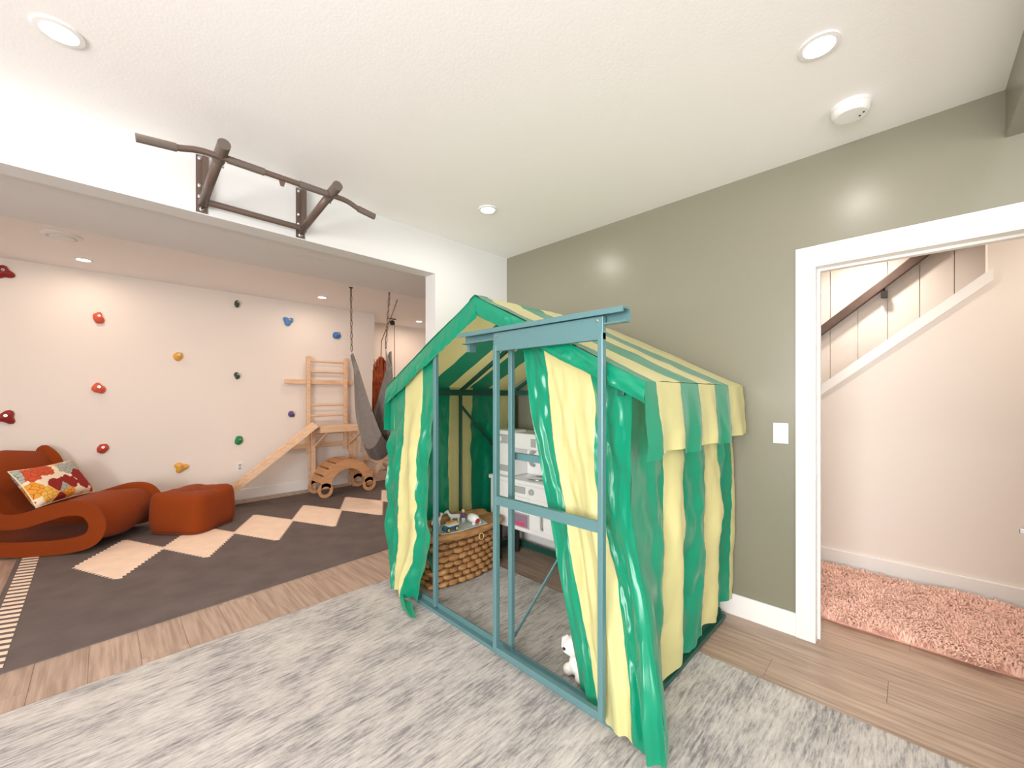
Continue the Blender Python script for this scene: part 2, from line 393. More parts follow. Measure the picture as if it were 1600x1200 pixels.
# ------------------------------------------------------------------ rugs
def streak_carpet():
    m = bpy.data.materials.new('distressed_grey_carpet'); m.use_nodes = True; nt = m.node_tree; b = nt.nodes['Principled BSDF']
    b.inputs['Roughness'].default_value = .95; b.inputs['Sheen Weight'].default_value = .2
    tc = nt.nodes.new('ShaderNodeTexCoord')
    def nzn(scale, st, det=5, rough=.6):
        mp = nt.nodes.new('ShaderNodeMapping'); mp.inputs['Scale'].default_value = st
        n = nt.nodes.new('ShaderNodeTexNoise'); n.inputs['Scale'].default_value = scale; n.inputs['Detail'].default_value = det; n.inputs['Roughness'].default_value = rough
        nt.links.new(tc.outputs['Object'], mp.inputs[0]); nt.links.new(mp.outputs[0], n.inputs['Vector']); return n
    big = nzn(3.4, (1, 1.8, 1)); fine = nzn(9, (1, 8, 1), 5, .72); tiny = nzn(55, (.6, 3, 1), 3)
    add = nt.nodes.new('ShaderNodeMath'); add.operation = 'MULTIPLY_ADD'; add.inputs[1].default_value = .74
    nt.links.new(fine.outputs[0], add.inputs[0])
    h = nt.nodes.new('ShaderNodeMath'); h.operation = 'MULTIPLY'; h.inputs[1].default_value = .50; nt.links.new(big.outputs[0], h.inputs[0]); nt.links.new(h.outputs[0], add.inputs[2])
    a2 = nt.nodes.new('ShaderNodeMath'); a2.operation = 'MULTIPLY_ADD'; a2.inputs[1].default_value = .25; nt.links.new(tiny.outputs[0], a2.inputs[0]); nt.links.new(add.outputs[0], a2.inputs[2])
    r = nt.nodes.new('ShaderNodeValToRGB'); e = r.color_ramp.elements
    e[0].position = .56; e[0].color = lin((112, 108, 110)) + (1,); e[1].position = .88; e[1].color = lin((204, 198, 192)) + (1,)
    k = e.new(.66); k.color = lin((150, 145, 144)) + (1,); k = e.new(.75); k.color = lin((182, 176, 172)) + (1,)
    nt.links.new(a2.outputs[0], r.inputs[0]); nt.links.new(r.outputs[0], b.inputs['Base Color'])
    bp = nt.nodes.new('ShaderNodeBump'); bp.inputs['Strength'].default_value = .3; bp.inputs['Distance'].default_value = .01
    nt.links.new(tiny.outputs[0], bp.inputs['Height']); nt.links.new(bp.outputs[0], b.inputs['Normal'])
    return m
c = MB().box(-1.35, 2.195, -1.55, 2.725, .0, .011).build('area_rug', streak_carpet(), bevel=.004)
tag(c, 'large distressed grey and off-white area rug under the striped play tent', 'rug')

# charcoal rug with serrated cream diamonds
rg = thing('patterned_rug', (1.4, 4.6, 0), 'charcoal rug with a row of serrated cream diamonds in the climbing room', 'rug')
MB().prism([(-.47, 3.13, 0), (3.35, 3.38, 0), (3.35, 5.98, 0), (-.50, 5.86, 0)], (0, 0, .009)).build('field', RUGD, rg)
def serrate(C, n=13, tooth=.022):
    out = []
    for i in range(4):
        a, b = Vector(C[i]), Vector(C[(i + 1) % 4]); d = b - a; nn = Vector((d.y, -d.x)).normalized()
        if nn.dot(((a + b) / 2) - (Vector(C[0]) + Vector(C[2])) / 2) < 0: nn = -nn
        for k in range(n):
            out.append(a + d * (k / n)); out.append(a + d * ((k + .82) / n) + nn * tooth)
    return [(p.x, p.y, .009) for p in out]
for k in range(6):
    cx, cy = .11 + .53 * k, 4.66 + .028 * k
    C = [(cx - .262, cy - .01), (cx + .03, cy + .53), (cx + .262, cy + .02), (cx - .03, cy - .53)]
    MB().prism(serrate(C), (0, 0, .0025)).build('diamond', CREAM, rg)
for k in range(35):
    y = 3.2 + .075 * k; xl = -.462 - (y - 3.2) * .012
    MB().prism([(xl + .02, y + .028, .009), (xl + .115, y - .012, .009), (xl + .115, y + .024, .009), (xl + .02, y + .064, .009)], (0, 0, .002)).build('border_stripe', CREAM, rg)

# pink shag runner in the hall
pr_ = thing('shag_runner', (3.5, -.1, 0), 'fluffy salmon pink shag runner on the hall floor', 'rug')
MB().box(3.07, 3.93, -1.35, 1.1, .0, .02).build('backing', M('pink_backing', (232, 176, 154), .95), pr_)
random.seed(11); V = []; Fc = []
for _ in range(30000):
    x = random.uniform(3.05, 3.95); y = random.uniform(-.75, .95)
    a = nz(x * 5, y * 5, 3) * 5 + random.gauss(0, .7); L = random.uniform(.03, .06); wd = random.uniform(.0025, .005)
    dx, dy = math.cos(a), math.sin(a); z0 = .015; zt = random.uniform(.03, .062) + .012 * nz(x * 7, y * 7)
    b0 = len(V)
    V += [(x - dy * wd, y + dx * wd, z0), (x + dy * wd, y - dx * wd, z0), (x + dx * L * .5 + dy * wd, y + dy * L * .5 - dx * wd, zt), (x + dx * L * .5 - dy * wd, y + dy * L * .5 + dx * wd, zt), (x + dx * L, y + dy * L, zt - .008)]
    Fc += [(b0, b0 + 1, b0 + 2, b0 + 3), (b0 + 3, b0 + 2, b0 + 4)]
pm_ = MB(); pm_.v = V; pm_.f = Fc; pm_.m = [0] * len(Fc)
me = bpy.data.meshes.new('pile'); me.from_pydata([(v[0] - 3.5, v[1] + .1, v[2]) for v in V], [], Fc); me.materials.append(PINK)
o = bpy.data.objects.new('pile', me); COL.objects.link(o); o.parent = pr_; o['kind'] = 'stuff'

# ------------------------------------------------------------------ pull-up bar
t = thing('pull_up_bar', (.635, YA, 2.36), 'bronze steel wall-mounted pull-up bar above the wide opening', 'pull-up bar')
ZB = 2.447; YBAR = 2.27
for x in (.383, .887):
    m = MB(); m.box(x - .026, x + .026, YA - .005, YA, 2.355, 2.667)
    pl = m.build('mounting_plate', BRONZE, t)
    MB().box(x + .0, x + .026, YA - .04, YA - .005, 2.39, 2.655).build('channel', BRONZE, pl)
    for z in (2.372, 2.44, 2.50, 2.65):
        MB().lathe((x - .008 if z > 2.4 else x, YA - .005, z), [(.012, 0), (.012, -.004), (.006, -.009), (.001, -.0095)], 12, axis='y').build('bolt', STEEL, pl)
    m = MB(); m.tube([(x, YA - .03, 2.395), (x, 2.30, 2.462)], .021, 14); m.build('arm', BRONZE, t, smooth=True)
    m = MB(); m.tube([(x, 2.325, 2.459), (x, 2.19, 2.476)], .026, 16); autosmooth(m.build('arm_grip', GRIP, t))
    MB().lathe((x + .024, 2.36, 2.452), [(.008, -.006), (.008, .004), (.001, .005)], 10, axis='x').build('bolt', STEEL, t)
pts = spline([(.10, YBAR, ZB - .035), (.22, YBAR, ZB - .022), (.30, YBAR, ZB), (.383, YBAR, ZB + .004), (.635, YBAR, ZB + .004), (.887, YBAR, ZB + .004), (.97, YBAR, ZB), (1.04, YBAR, ZB - .022), (1.13, YBAR, ZB - .035)], 5)
autosmooth(MB().tube(pts, .0135, 12).build('cross_bar', BRONZE, t))
for p, q in (((.095, YBAR, ZB - .036), (.225, YBAR, ZB - .021)), ((1.035, YBAR, ZB - .021), (1.135, YBAR, ZB - .036)), ((.41, YBAR, ZB + .004), (.56, YBAR, ZB + .004)), ((.72, YBAR, ZB + .004), (.86, YBAR, ZB + .004))):
    autosmooth(MB().tube([p, q], .0175, 14).build('hand_grip', GRIP, t))
MB().prism([(.625, YBAR, ZB - .006), (.633, YBAR, ZB - .035), (.648, YBAR, ZB - .035), (.656, YBAR, ZB - .006)], (0, .006, 0)).build('hook_eye', BRONZE, t)
autosmooth(MB().tube([(.383, YA - .05, 2.402), (.887, YA - .05, 2.402)], .017, 12).build('lower_bar', BRONZE, t))

# ------------------------------------------------------------------ climbing holds
random.seed(5)
def hold(x, z, rgb, label, sx=.06, sz=.065, kind=0, seed=0):
    t = thing('climbing_hold', (x, YC, z), label, 'climbing hold', 'climbing holds on the warm white wall')
    mt = M('hold_%d_%d_%d' % rgb, rgb, .5, var=.15, vscale=25)
    m = MB(); L = []; n = 20
    for i in range(9):
        d = i / 8; r_ = math.sqrt(max(0, 1 - (d * .98) ** 2.4)); ring = []
        for j in range(n):
            a = 2 * math.pi * j / n
            rr = 1 + .25 * nz(math.cos(a) * 1.3 + seed * 3.1, math.sin(a) * 1.3, seed) + (.22 * math.cos(3 * a + seed) if kind == 1 else .14 * math.cos(2 * a + seed))
            dent = .25 * math.exp(-((math.cos(a) - .2) ** 2 + (math.sin(a) + .5) ** 2) / .3) if d > .4 else 0
            ring.append((x + sx * rr * r_ * math.cos(a), YC - .058 * d * (1 - dent), z + sz * rr * r_ * math.sin(a)))
        L.append(ring)
    m.loops(L); m.build('grip', mt, t, smooth=True)
    MB().lathe((x + .004, YC - .057, z + .018), [(.013, .004), (.013, -.003), (.007, -.003), (.006, .0), (.001, .0)], 12, axis='y').build('bolt', STEEL, t)
RED = (150, 30, 26); ORG = (226, 96, 66); YLW = (238, 176, 68); DGR = (62, 82, 62); GRE = (14, 140, 78); BLU = (92, 146, 206); BL2 = (60, 120, 190); PUR = (92, 78, 140)
HOLDS = [(-.67, 2.527, RED, 'dark red triangular climbing hold close under the ceiling', .075, .07, 1), (-.03, 2.18, ORG, 'bright coral climbing hold, topmost of the three in its column', .055, .07, 0),
 (1.218, 2.531, DGR, 'small dark green climbing hold close under the ceiling', .038, .05, 0), (.628, 1.814, YLW, 'yellow climbing hold at head height between the coral and green columns', .06, .06, 0),
 (1.82, 2.387, BLU, 'pale blue climbing hold, farther of the two blue ones from the recess corner', .07, .07, 1), (2.492, 2.261, BL2, 'mid blue climbing hold above the wooden ladder top', .06, .075, 0),
 (-.03, 1.425, ORG, 'coral red climbing hold, middle of the three in its column', .06, .07, 0), (1.218, 1.606, DGR, 'small dark green climbing hold midway up, above the bright green one', .038, .05, 0),
 (-.655, 1.141, RED, 'dark red lobed climbing hold above the rocking lounger', .075, .07, 1), (1.239, .77, GRE, 'bright emerald green climbing hold above the wooden slide', .062, .062, 0),
 (0.0, .779, (200, 72, 50), 'brick red climbing hold, lowest of the three in its column', .058, .062, 0), (.658, .495, YLW, 'yellow three-lobed climbing hold low above the rust pouf', .075, .065, 1),
 (1.861, 1.089, PUR, 'purple climbing hold between the slide top and the wooden ladder', .045, .06, 0), (3.03, 1.09, PUR, 'purple climbing hold at the recess corner behind the hammock', .045, .06, 0)]
for i, h in enumerate(HOLDS): hold(*h[:4], h[4] * .84, h[5] * .84, h[6], i + 1)

# ------------------------------------------------------------------ rust rocking lounger, cushion, pouf
def rocker():
    C = Vector((-.32, 5.12, 0)); fa = R(-34); f = Vector((math.cos(fa), math.sin(fa), 0)); wv = Vector((-f.y, f.x, 0))
    t = thing('rocking_lounger', C, 'rust upholstered S-shaped rocking lounge chair by the climbing wall', 'lounge chair')
    prof = [(-.62, .80), (-.55, .73), (-.49, .58), (-.44, .43), (-.35, .325), (-.2, .31), (-.03, .36), (.13, .40), (.27, .38), (.345, .26), (.30, .135), (.14, .085), (-.1, .075), (-.35, .085), (-.48, .10), (-.56, .13)]
    cl = spline([(p[0], p[1], 0) for p in prof], 5); N = len(cl); H0 = .062; W = .77
    nor = []
    for i in range(N):
        d = cl[min(i + 1, N - 1)] - cl[max(i - 1, 0)]; d.normalize(); nor.append(Vector((-d.y, d.x, 0)))
    st = []; re = .05
    for k in range(7): a = math.pi / 2 * k / 6; st.append((re * (1 - math.sin(a)) , .25 + .75 * math.sin(a) if 0 else max(.12, math.sqrt(max(0, 1 - (1 - math.sin(a)) ** 2)))))
    st = sorted(st); ws = [(s_[0], s_[1]) for s_ in st] + [(W / 2, 1.0)] + [(W - s_[0], s_[1]) for s_ in reversed(st)]
    L = []
    for wp, hh in ws:
        ring = []; h = H0 * hh; e = H0 - h
        for i in range(N): ring.append((cl[i], nor[i], h))
        pts = [c_ + n_ * h_ for c_, n_, h_ in ring]
        ec = cl[-1]; ed = (cl[-1] - cl[-3]).normalized(); en = nor[-1]
        for k in range(1, 6): a = math.pi * k / 6; pts.append(ec + en * h * math.cos(a) + ed * h * math.sin(a))
        pts += [c_ - n_ * h_ for c_, n_, h_ in reversed(ring)]
        ec = cl[0]; ed = (cl[0] - cl[2]).normalized(); en = nor[0]
        for k in range(1, 6): a = math.pi * k / 6; pts.append(ec - en * h * math.cos(a) + ed * h * math.sin(a))
        L.append([C + f * p.x + wv * wp + Vector((0, 0, p.y)) for p in pts])
    autosmooth(MB().loops(L).build('body', RUST, t), 60)
    return C, f, wv
RC, RF, RW = rocker()
def floral():
    m = bpy.data.materials.new('floral_print'); m.use_nodes = True; nt = m.node_tree; b = nt.nodes['Principled BSDF']; b.inputs['Roughness'].default_value = .85
    tc = nt.nodes.new('ShaderNodeTexCoord')
    def vor(scale, feat):
        v = nt.nodes.new('ShaderNodeTexVoronoi'); v.inputs['Scale'].default_value = scale; v.feature = feat; v.voronoi_dimensions = '2D'; nt.links.new(tc.outputs['UV'], v.inputs['Vector']); return v
    cells = vor(3.0, 'F1'); pet = vor(10, 'F1'); edge = vor(10, 'DISTANCE_TO_EDGE')
    def ramp(src, els, const=True):
        r = nt.nodes.new('ShaderNodeValToRGB'); r.color_ramp.interpolation = 'CONSTANT' if const else 'LINEAR'
        for i, (p, c_) in enumerate(els):
            e = r.color_ramp.elements[i] if i < 2 else r.color_ramp.elements.new(p)
            e.position = p; e.color = lin(c_) + (1,)
        nt.links.new(src, r.inputs[0]); return r
    sep = nt.nodes.new('ShaderNodeSeparateColor'); nt.links.new(cells.outputs['Color'], sep.inputs[0])
    colr = ramp(sep.outputs[0], [(0, (236, 160, 52)), (.34, (206, 84, 44)), (.56, (150, 28, 22)), (.74, (242, 190, 84)), (.9, (172, 178, 170))])
    flower = nt.nodes.new('ShaderNodeMath'); flower.operation = 'LESS_THAN'; flower.inputs[1].default_value = .70
    dist = nt.nodes.new('ShaderNodeMath'); dist.operation = 'MULTIPLY_ADD'; dist.inputs[1].default_value = .25
    nt.links.new(pet.outputs['Distance'], dist.inputs[0]); nt.links.new(cells.outputs['Distance'], dist.inputs[2]); nt.links.new(dist.outputs[0], flower.inputs[0])
    mx = nt.nodes.new('ShaderNodeMix'); mx.data_type = 'RGBA'; mx.inputs[6].default_value = lin((243, 228, 202)) + (1,)
    nt.links.new(flower.outputs[0], mx.inputs[0]); nt.links.new(colr.outputs[0], mx.inputs[7])
    ln = nt.nodes.new('ShaderNodeMath'); ln.operation = 'LESS_THAN'; ln.inputs[1].default_value = .028; nt.links.new(edge.outputs[0], ln.inputs[0])
    la = nt.nodes.new('ShaderNodeMath'); la.operation = 'MULTIPLY'; nt.links.new(ln.outputs[0], la.inputs[0]); nt.links.new(flower.outputs[0], la.inputs[1])
    m2 = nt.nodes.new('ShaderNodeMix'); m2.data_type = 'RGBA'; m2.inputs[7].default_value = lin((62, 34, 22)) + (1,)
    nt.links.new(la.outputs[0], m2.inputs[0]); nt.links.new(mx.outputs[2], m2.inputs[6]); nt.links.new(m2.outputs[2], b.inputs['Base Color'])
    return m
def cushion():
    base_ = RC + RF * -.16 + RW * .40 + Vector((0, 0, .395))
    t = thing('throw_cushion', base_, 'floral cushion in orange, red and cream on the rust lounger', 'cushion')
    W, Hh, T = .60, .37, .075
    lean = R(58); ax = RW.copy(); up = (Vector((0, 0, 1)) * math.sin(lean) - RF * math.cos(lean)); nn = ax.cross(up).normalized()
    if nn.dot(RF) < 0: nn = -nn
    n = 24; V = []; F_ = []; uv = []
    for side in (1, -1):
        for i in range(n + 1):
            for j in range(n + 1):
                u, v = i / n * 2 - 1, j / n * 2 - 1
                q = max(0, (1 - u ** 4) * (1 - v ** 4)) ** .5
                pin = 1 - .07 * (1 - abs(u) ** 2) * (abs(v) ** 3); pin2 = 1 - .07 * (1 - abs(v) ** 2) * (abs(u) ** 3)
                p = base_ + ax * (u * W / 2 * pin2) + up * ((v * pin + 1) * Hh / 2) + nn * (side * T * q)
                V.append(tuple(p - base_)); uv.append((i / n * 1.5, j / n))
    for s_ in range(2):
        b0 = s_ * (n + 1) ** 2
        for i in range(n):
            for j in range(n):
                k = b0 + i * (n + 1) + j; F_.append((k, k + n + 1, k + n + 2, k + 1) if s_ == 0 else (k, k + 1, k + n + 2, k + n + 1))
    me = bpy.data.meshes.new('cover'); me.from_pydata(V, [], F_); ul = me.uv_layers.new(name='uv')
    for lp in me.loops: ul.data[lp.index].uv = uv[lp.vertex_index]
    me.polygons.foreach_set('use_smooth', [True] * len(me.polygons)); me.materials.append(floral())
    o = bpy.data.objects.new('cover', me); COL.objects.link(o); o.parent = t
    edge = []
    for s_ in range(4 * n):
        a, b_ = divmod(s_, n); i, j = [(b_, 0), (n, b_), (n - b_, n), (0, n - b_)][a]; edge.append(Vector(V[i * (n + 1) + j]) + base_)
    MB().tube(edge, .005, 6, closed=True).build('piping', M('cream_piping', (240, 226, 204), .8), t, smooth=True)
cushion()
def pouf():
    c = Vector((.66, 5.22, 0)); t = thing('pouf', c, 'rust fabric square pouf beside the rocking lounger', 'pouf')
    L = []; n = 48; rot = R(42)
    for z, s_ in ((.012, .80), (.02, .93), (.06, .99), (.14, 1.0), (.26, .985), (.34, .96), (.375, .92), (.392, .84), (.398, .6), (.385, .3), (.378, .08)):
        ring = []
        for j in range(n):
            a = 2 * math.pi * j / n; ca, sa = math.cos(a), math.sin(a); e = 6
            r_ = .275 / ((abs(ca) ** e + abs(sa) ** e) ** (1 / e)) * s_ * (1 + .02 * nz(ca * 2, sa * 2, z * 6))
            zz = z + (.018 * nz(ca * 2 + 5, sa * 2, 1) if z > .3 else 0) - (.05 * ss(.4, 1, s_) * max(0, -math.sin(a + .6)) if z > .3 else 0) * .6
            ring.append(c + Vector((r_ * math.cos(a + rot), r_ * math.sin(a + rot), zz)))
        L.append(ring)
    MB().loops(L).build('cover', RUST, t, smooth=True)
    e0 = L[1]; MB().tube([p + Vector((0, 0, .0)) for p in e0], .006, 6, closed=True).build('seam_piping', M('dark_rust_piping', (120, 54, 22), .8), t, smooth=True)
pouf()

# ------------------------------------------------------------------ wooden climbing set on the far wall
t = thing('climbing_ladder', (2.31, 6.1, .54), 'pale wooden ladder fixed upright to rails on the climbing wall', 'ladder')
for x in (2.05, 2.58): MB().box(x - .022, x + .022, 6.06, 6.13, .54, 1.91).build('ladder_post', WOOD, t, bevel=.004)
for z in (1.84, 1.69, 1.21, 1.06, .80): autosmooth(MB().tube([(2.05, 6.095, z), (2.58, 6.095, z)], .0135, 10).build('rung', WOOD, t))
for x0, x1, z in ((1.77, 2.72, 1.545), (1.77, 2.72, .63)): MB().box(x0, x1, 6.13, 6.19, z - .032, z + .032).build('wall_rail', WOOD, t, bevel=.004)
t = thing('climbing_platform', (2.33, 5.85, 0), 'pale wooden platform table standing against the climbing ladder', 'platform')
PZ = .925
for k in range(4): MB().box(2.02, 2.66, 5.55 + k * .125, 5.67 + k * .125, PZ - .018, PZ).build('deck_board', WOOD, t, bevel=.002)
MB().box(2.02, 2.66, 5.55, 5.585, PZ - .07, PZ - .018).build('apron', WOOD, t); MB().box(2.02, 2.06, 5.59, 6.04, PZ - .07, PZ - .018).build('apron', WOOD, t)
MB().box(2.62, 2.66, 5.59, 6.04, PZ - .07, PZ - .018).build('apron', WOOD, t)
for x, y in ((2.02, 5.86), (2.60, 5.86), (2.03, 6.0), (2.60, 6.0)): MB().box(x, x + .05, y, y + .035, .011, PZ - .07).build('leg', WOOD, t, bevel=.003)
for a, b in (((2.14, 5.6, PZ - .07), (2.05, 5.9, .62)), ((2.63, 5.6, PZ - .07), (2.55, 5.9, .64)), ((2.63, 5.62, PZ - .07), (2.74, 5.9, .50))): MB().bar(a, b, .03, .02).build('brace', WOOD, t)
t = thing('wooden_slide', (1.55, 5.75, 0), 'pale wooden slide board sloping from the platform to the rug', 'slide')
A, B = Vector((1.995, 5.66, .965)), Vector((.94, 5.92, .052)); d = (B - A).normalized(); side = d.cross(Vector((0, 0, 1))).normalized()
MB().bar(A, B, .30, .018, up=(0, 0, 1)).build('slide_bed', WOOD, t)
for s_ in (-1, 1): MB().bar(A + side * s_ * .157, B + side * s_ * .157, .018, .065, up=(0, 0, 1)).build('side_rail', WOOD, t, bevel=.003)
MB().box(1.985, 2.05, 5.56, 5.77, .926, .943).build('hook_cleat', WOOD, t)
# arch rocker
t = thing('arch_rocker', (2.36, 5.5, 0), 'honey plywood rocking arch with oval foot holes below the platform', 'climbing arch')
def arch_side(y):
    cx, z0 = 2.345, .135; Ro, Ri = .355, .232; out = []
    n = 22
    outer = [(cx + Ro * math.cos(a), z0 + Ro * .98 * math.sin(a)) for a in [math.pi * k / n for k in range(n + 1)]]
    inner = [(cx + Ri * math.cos(a), z0 + Ri * .98 * math.sin(a)) for a in [math.pi * k / n for k in range(n + 1)]]
    m = MB(); b0 = 0
    P = []
    for (ox, oz), (ix_, iz) in zip(outer, inner): P.append([(ox, y, oz), (ix_, y, iz), (ix_, y + .02, iz), (ox, y + .02, oz)])
    m.loops(P)
    for sx in (-1, 1):                                    # foot ring with an oval hole
        fx, fz_ = cx + sx * .30, .108; L = []
        for k in range(24):
            a = 2 * math.pi * k / 24; c_, s_ = math.cos(a), math.sin(a)
            L.append([(fx + .094 * c_, y, fz_ + .096 * s_), (fx + .058 * c_, y, fz_ + .052 * s_), (fx + .058 * c_, y + .02, fz_ + .052 * s_), (fx + .094 * c_, y + .02, fz_ + .096 * s_)])
        m.loops(L, closed=True)
    return autosmooth(m.build('side_panel', ARCHW, t), 30)
arch_side(5.44); arch_side(5.80)
for k in range(1, 10):
    a = math.pi * k / 10; cx, z0, rr = 2.345, .135, .348
    p = Vector((cx + rr * math.cos(a), 5.46, z0 + rr * .98 * math.sin(a))); q = p + Vector((0, .34, 0))
    MB().bar(p, q, .088, .014, up=(math.cos(a), 0, math.sin(a))).build('slat', ARCHW, t, bevel=.003)
# small climbing triangle behind
t = thing('climbing_triangle', (3.2, 5.9, 0), 'low wooden climbing triangle with rungs behind the hammock', 'climbing frame')
for y in (5.62, 6.1):
    for q in ((3.34, y, .045), (2.72, y, .045)): MB().bar((3.03, y, .56), q, .03, .045).build('rail', WOOD, t)
for k in range(1, 5):
    f_ = k / 5
    for q in (3.34, 2.72): autosmooth(MB().tube([(lerp(3.03, q, f_), 5.62, lerp(.56, .02, f_)), (lerp(3.03, q, f_), 6.1, lerp(.56, .02, f_))], .014, 8).build('rung', WOOD, t))

# ------------------------------------------------------------------ hammock on chains
t = thing('hammock_swing', (2.4, 4.85, 2.6), 'grey cloth hammock swing hung from two ceiling chains', 'hammock')
def link_mesh():
    m = MB(); P = []
    for k in range(20):
        a = 2 * math.pi * k / 20; P.append((.011 * math.cos(a), 0, .030 * math.sin(a) + (.012 if math.sin(a) > 0 else -.012)))
    m.tube(P, .005, 6, closed=True); o = m.build('chain_link', M('dark_chain_steel', (120, 104, 92), .4, metal=.8), smooth=True); d_ = o.data; bpy.data.objects.remove(o); return d_
LM = link_mesh()
tops = [Vector((2.135, 4.88, CZ)), Vector((2.55, 4.70, CZ))]; ends = [Vector((2.165, 4.93, 1.90)), Vector((2.545, 4.79, 1.95))]
for a, b in zip(tops, ends):
    MB().lathe(a, [(.022, 0), (.022, -.006), (.008, -.01), (.006, -.03), (.001, -.031)], 12).build('ceiling_hook', DARK, t)
    nl = int((a.z - .03 - b.z) / .072)
    for k in range(nl):
        p = a.lerp(b, (k + .5) / nl) - Vector((0, 0, .02 * (1 - k / nl)))
        o = bpy.data.objects.new('chain_link', LM); COL.objects.link(o); o.parent = t; o.location = p - ROOT[t.name]; o.rotation_euler = (0, 0, R(90) * (k % 2) + R(30))
A, B = ends
def ham(u, v):
    s_ = u * 2 - 1                                            # along the sling, chain to chain
    ang = s_ * math.pi * .5
    x = A.x + (B.x + .06 - A.x) * u ** .6; yb = lerp(A.y, B.y, u)
    depth = 1 - abs(s_) ** 2.6
    z = lerp(A.z - .04, B.z - .04, u) - 1.36 * depth ** .9
    wd = .03 + .78 * depth ** 1.1; q = v * 2 - 1
    gather = .012 * math.sin(v * 60) * (1 - depth) + .012 * nz(u * 5, v * 6)
    return (x + gather, yb + q * wd * .5, z + .45 * depth * q * q * (.9 if q > 0 else .55) + gather)
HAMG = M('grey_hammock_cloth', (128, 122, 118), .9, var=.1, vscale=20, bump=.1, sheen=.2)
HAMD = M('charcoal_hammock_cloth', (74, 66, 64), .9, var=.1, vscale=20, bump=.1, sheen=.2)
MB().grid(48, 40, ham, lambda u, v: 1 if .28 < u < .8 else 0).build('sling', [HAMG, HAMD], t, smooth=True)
for k in range(14):
    v = k / 13
    for e, u in ((A, .03), (B, .97)):
        q = Vector(ham(u, v)); MB().tube([e + Vector((0, 0, -.01)), q], .0028, 5).build('suspension_cord', M('grey_cord', (170, 160, 152), .8), t)
# orange fringe hanging
t = thing('fringed_hanging', (2.74, 5.30, 1.9), 'burnt orange fringed rope hanging beyond the grey hammock', 'rope hanging')
FR = M('burnt_orange_yarn', (176, 84, 40), .9, var=.35, vscale=12, rgb2=(120, 48, 22))
random.seed(8); m = MB()
for k in range(260):
    a = random.uniform(0, 2 * math.pi); r_ = random.uniform(.02, .105); x = 2.74 + r_ * math.cos(a); y = 5.30 + r_ * math.sin(a)
    zt = random.uniform(1.5, 1.86) if r_ > .05 else random.uniform(1.75, 1.9); zb = random.uniform(.55, .75)
    P = [(x + .012 * nz(k, z * 2), y + .012 * nz(k + 50, z * 2), z) for z in [lerp(zb, zt, i / 6) for i in range(7)]]
    m.tube(P, random.uniform(.004, .008), 5)
o = m.build('fringe', FR, t); o['kind'] = 'stuff'
MB().tube([(2.74, 5.30, 1.80), (2.75, 5.29, 2.12), (2.80, 5.10, 2.45), (2.83, 5.0, CZ - .01)], .006, 6).build('hanging_cord', M('brown_cord', (120, 92, 74), .8), t)
MB().lathe((2.74, 5.30, 1.6), [(.05, -.9), (.06, -.35), (.01, -.1)], 14).build('core', M('dark_orange_core', (140, 60, 28), .9), t)
# rope with pulley
t = thing('rope_pulley', (3.5, 6.35, CZ), 'thin rope hanging from a small black ceiling pulley in the recess', 'pulley')
m = MB(); m.box(3.44, 3.56, 6.33, 6.37, CZ - .012, CZ); m.build('mount', DARK, t)
MB().lathe((3.5, 6.365, CZ - .07), [(.001, -.02), (.045, -.02), (.036, -.01), (.045, .0), (.001, .0)], 18, axis='y').build('wheel', DARK, t)
MB().tube([(3.54, 6.355, CZ - .07), (3.545, 6.355, 1.66)], .006, 6).build('rope', M('tan_rope', (150, 116, 92), .8), t)
MB().lathe((3.545, 6.355, 1.62), [(.006, .05), (.022, .03), (.024, 0), (.006, -.015)], 12).build('weight', DARK, t)

# ------------------------------------------------------------------ play tent: greenhouse frame with striped cover
XF, XB, YR, YL, YM, ZE, ZR = 1.455, 2.64, .82, 2.60, 1.71, 1.385, 1.88
tent = thing('play_tent', (2.05, YM, 0), 'greenhouse-frame play tent with green and yellow striped satin cover', 'play tent')
FL = .011
def post(name, x, y, z0, z1, sx=.028, sy=.028, mat=FRAME_SHADED):
    return MB().box(x - sx / 2, x + sx / 2, y - sy / 2, y + sy / 2, z0, z1).build(name, mat, tent, bevel=.003)
# base rails: an angled kerb with a raised inner lip
def base_rail(p, q, nrm, mat):
    p, q, nrm = Vector(p), Vector(q), Vector(nrm); m = MB()
    for o_, w_, h_ in ((0, .045, .022), (.016, .012, .05)):
        a = p - nrm * (o_ + w_ / 2) if 0 else p + nrm * o_; b = q + nrm * o_
        m.quadbox([a - nrm * w_ / 2 + Vector((0, 0, FL)), b - nrm * w_ / 2 + Vector((0, 0, FL)), b + nrm * w_ / 2 + Vector((0, 0, FL)), a + nrm * w_ / 2 + Vector((0, 0, FL)),
                   a - nrm * w_ / 2 + Vector((0, 0, FL + h_)), b - nrm * w_ / 2 + Vector((0, 0, FL + h_)), b + nrm * w_ / 2 + Vector((0, 0, FL + h_)), a + nrm * w_ / 2 + Vector((0, 0, FL + h_))])
    return m.build('base_rail', mat, tent, bevel=.002)
base_rail((XF, YR, 0), (XF, YL, 0), (1, 0, 0), FRAME_LIT); base_rail((XB, YR, 0), (XB, YL, 0), (-1, 0, 0), FRAME_SHADED)
base_rail((XF, YR, 0), (XB, YR, 0), (0, 1, 0), FRAME_SHADED); base_rail((XF, YL, 0), (XB, YL, 0), (0, -1, 0), FRAME_SHADED)
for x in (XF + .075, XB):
    for y in (YR + .03, YL - .01): post('corner_post', x, y, FL + .04, ZE, mat=FRAME_SHADED)
for y in (YR + .01, YL - .01):
    post('side_post', 2.03, y, FL + .04, ZE, .022, .022)
    MB().box(XF, XB, y - .014, y + .014, ZE - .035, ZE + .012).build('eave_beam', FRAME_SHADED, tent, bevel=.002)
post('back_post', XB, 1.71, FL + .04, ZR - .03, .022, .022)
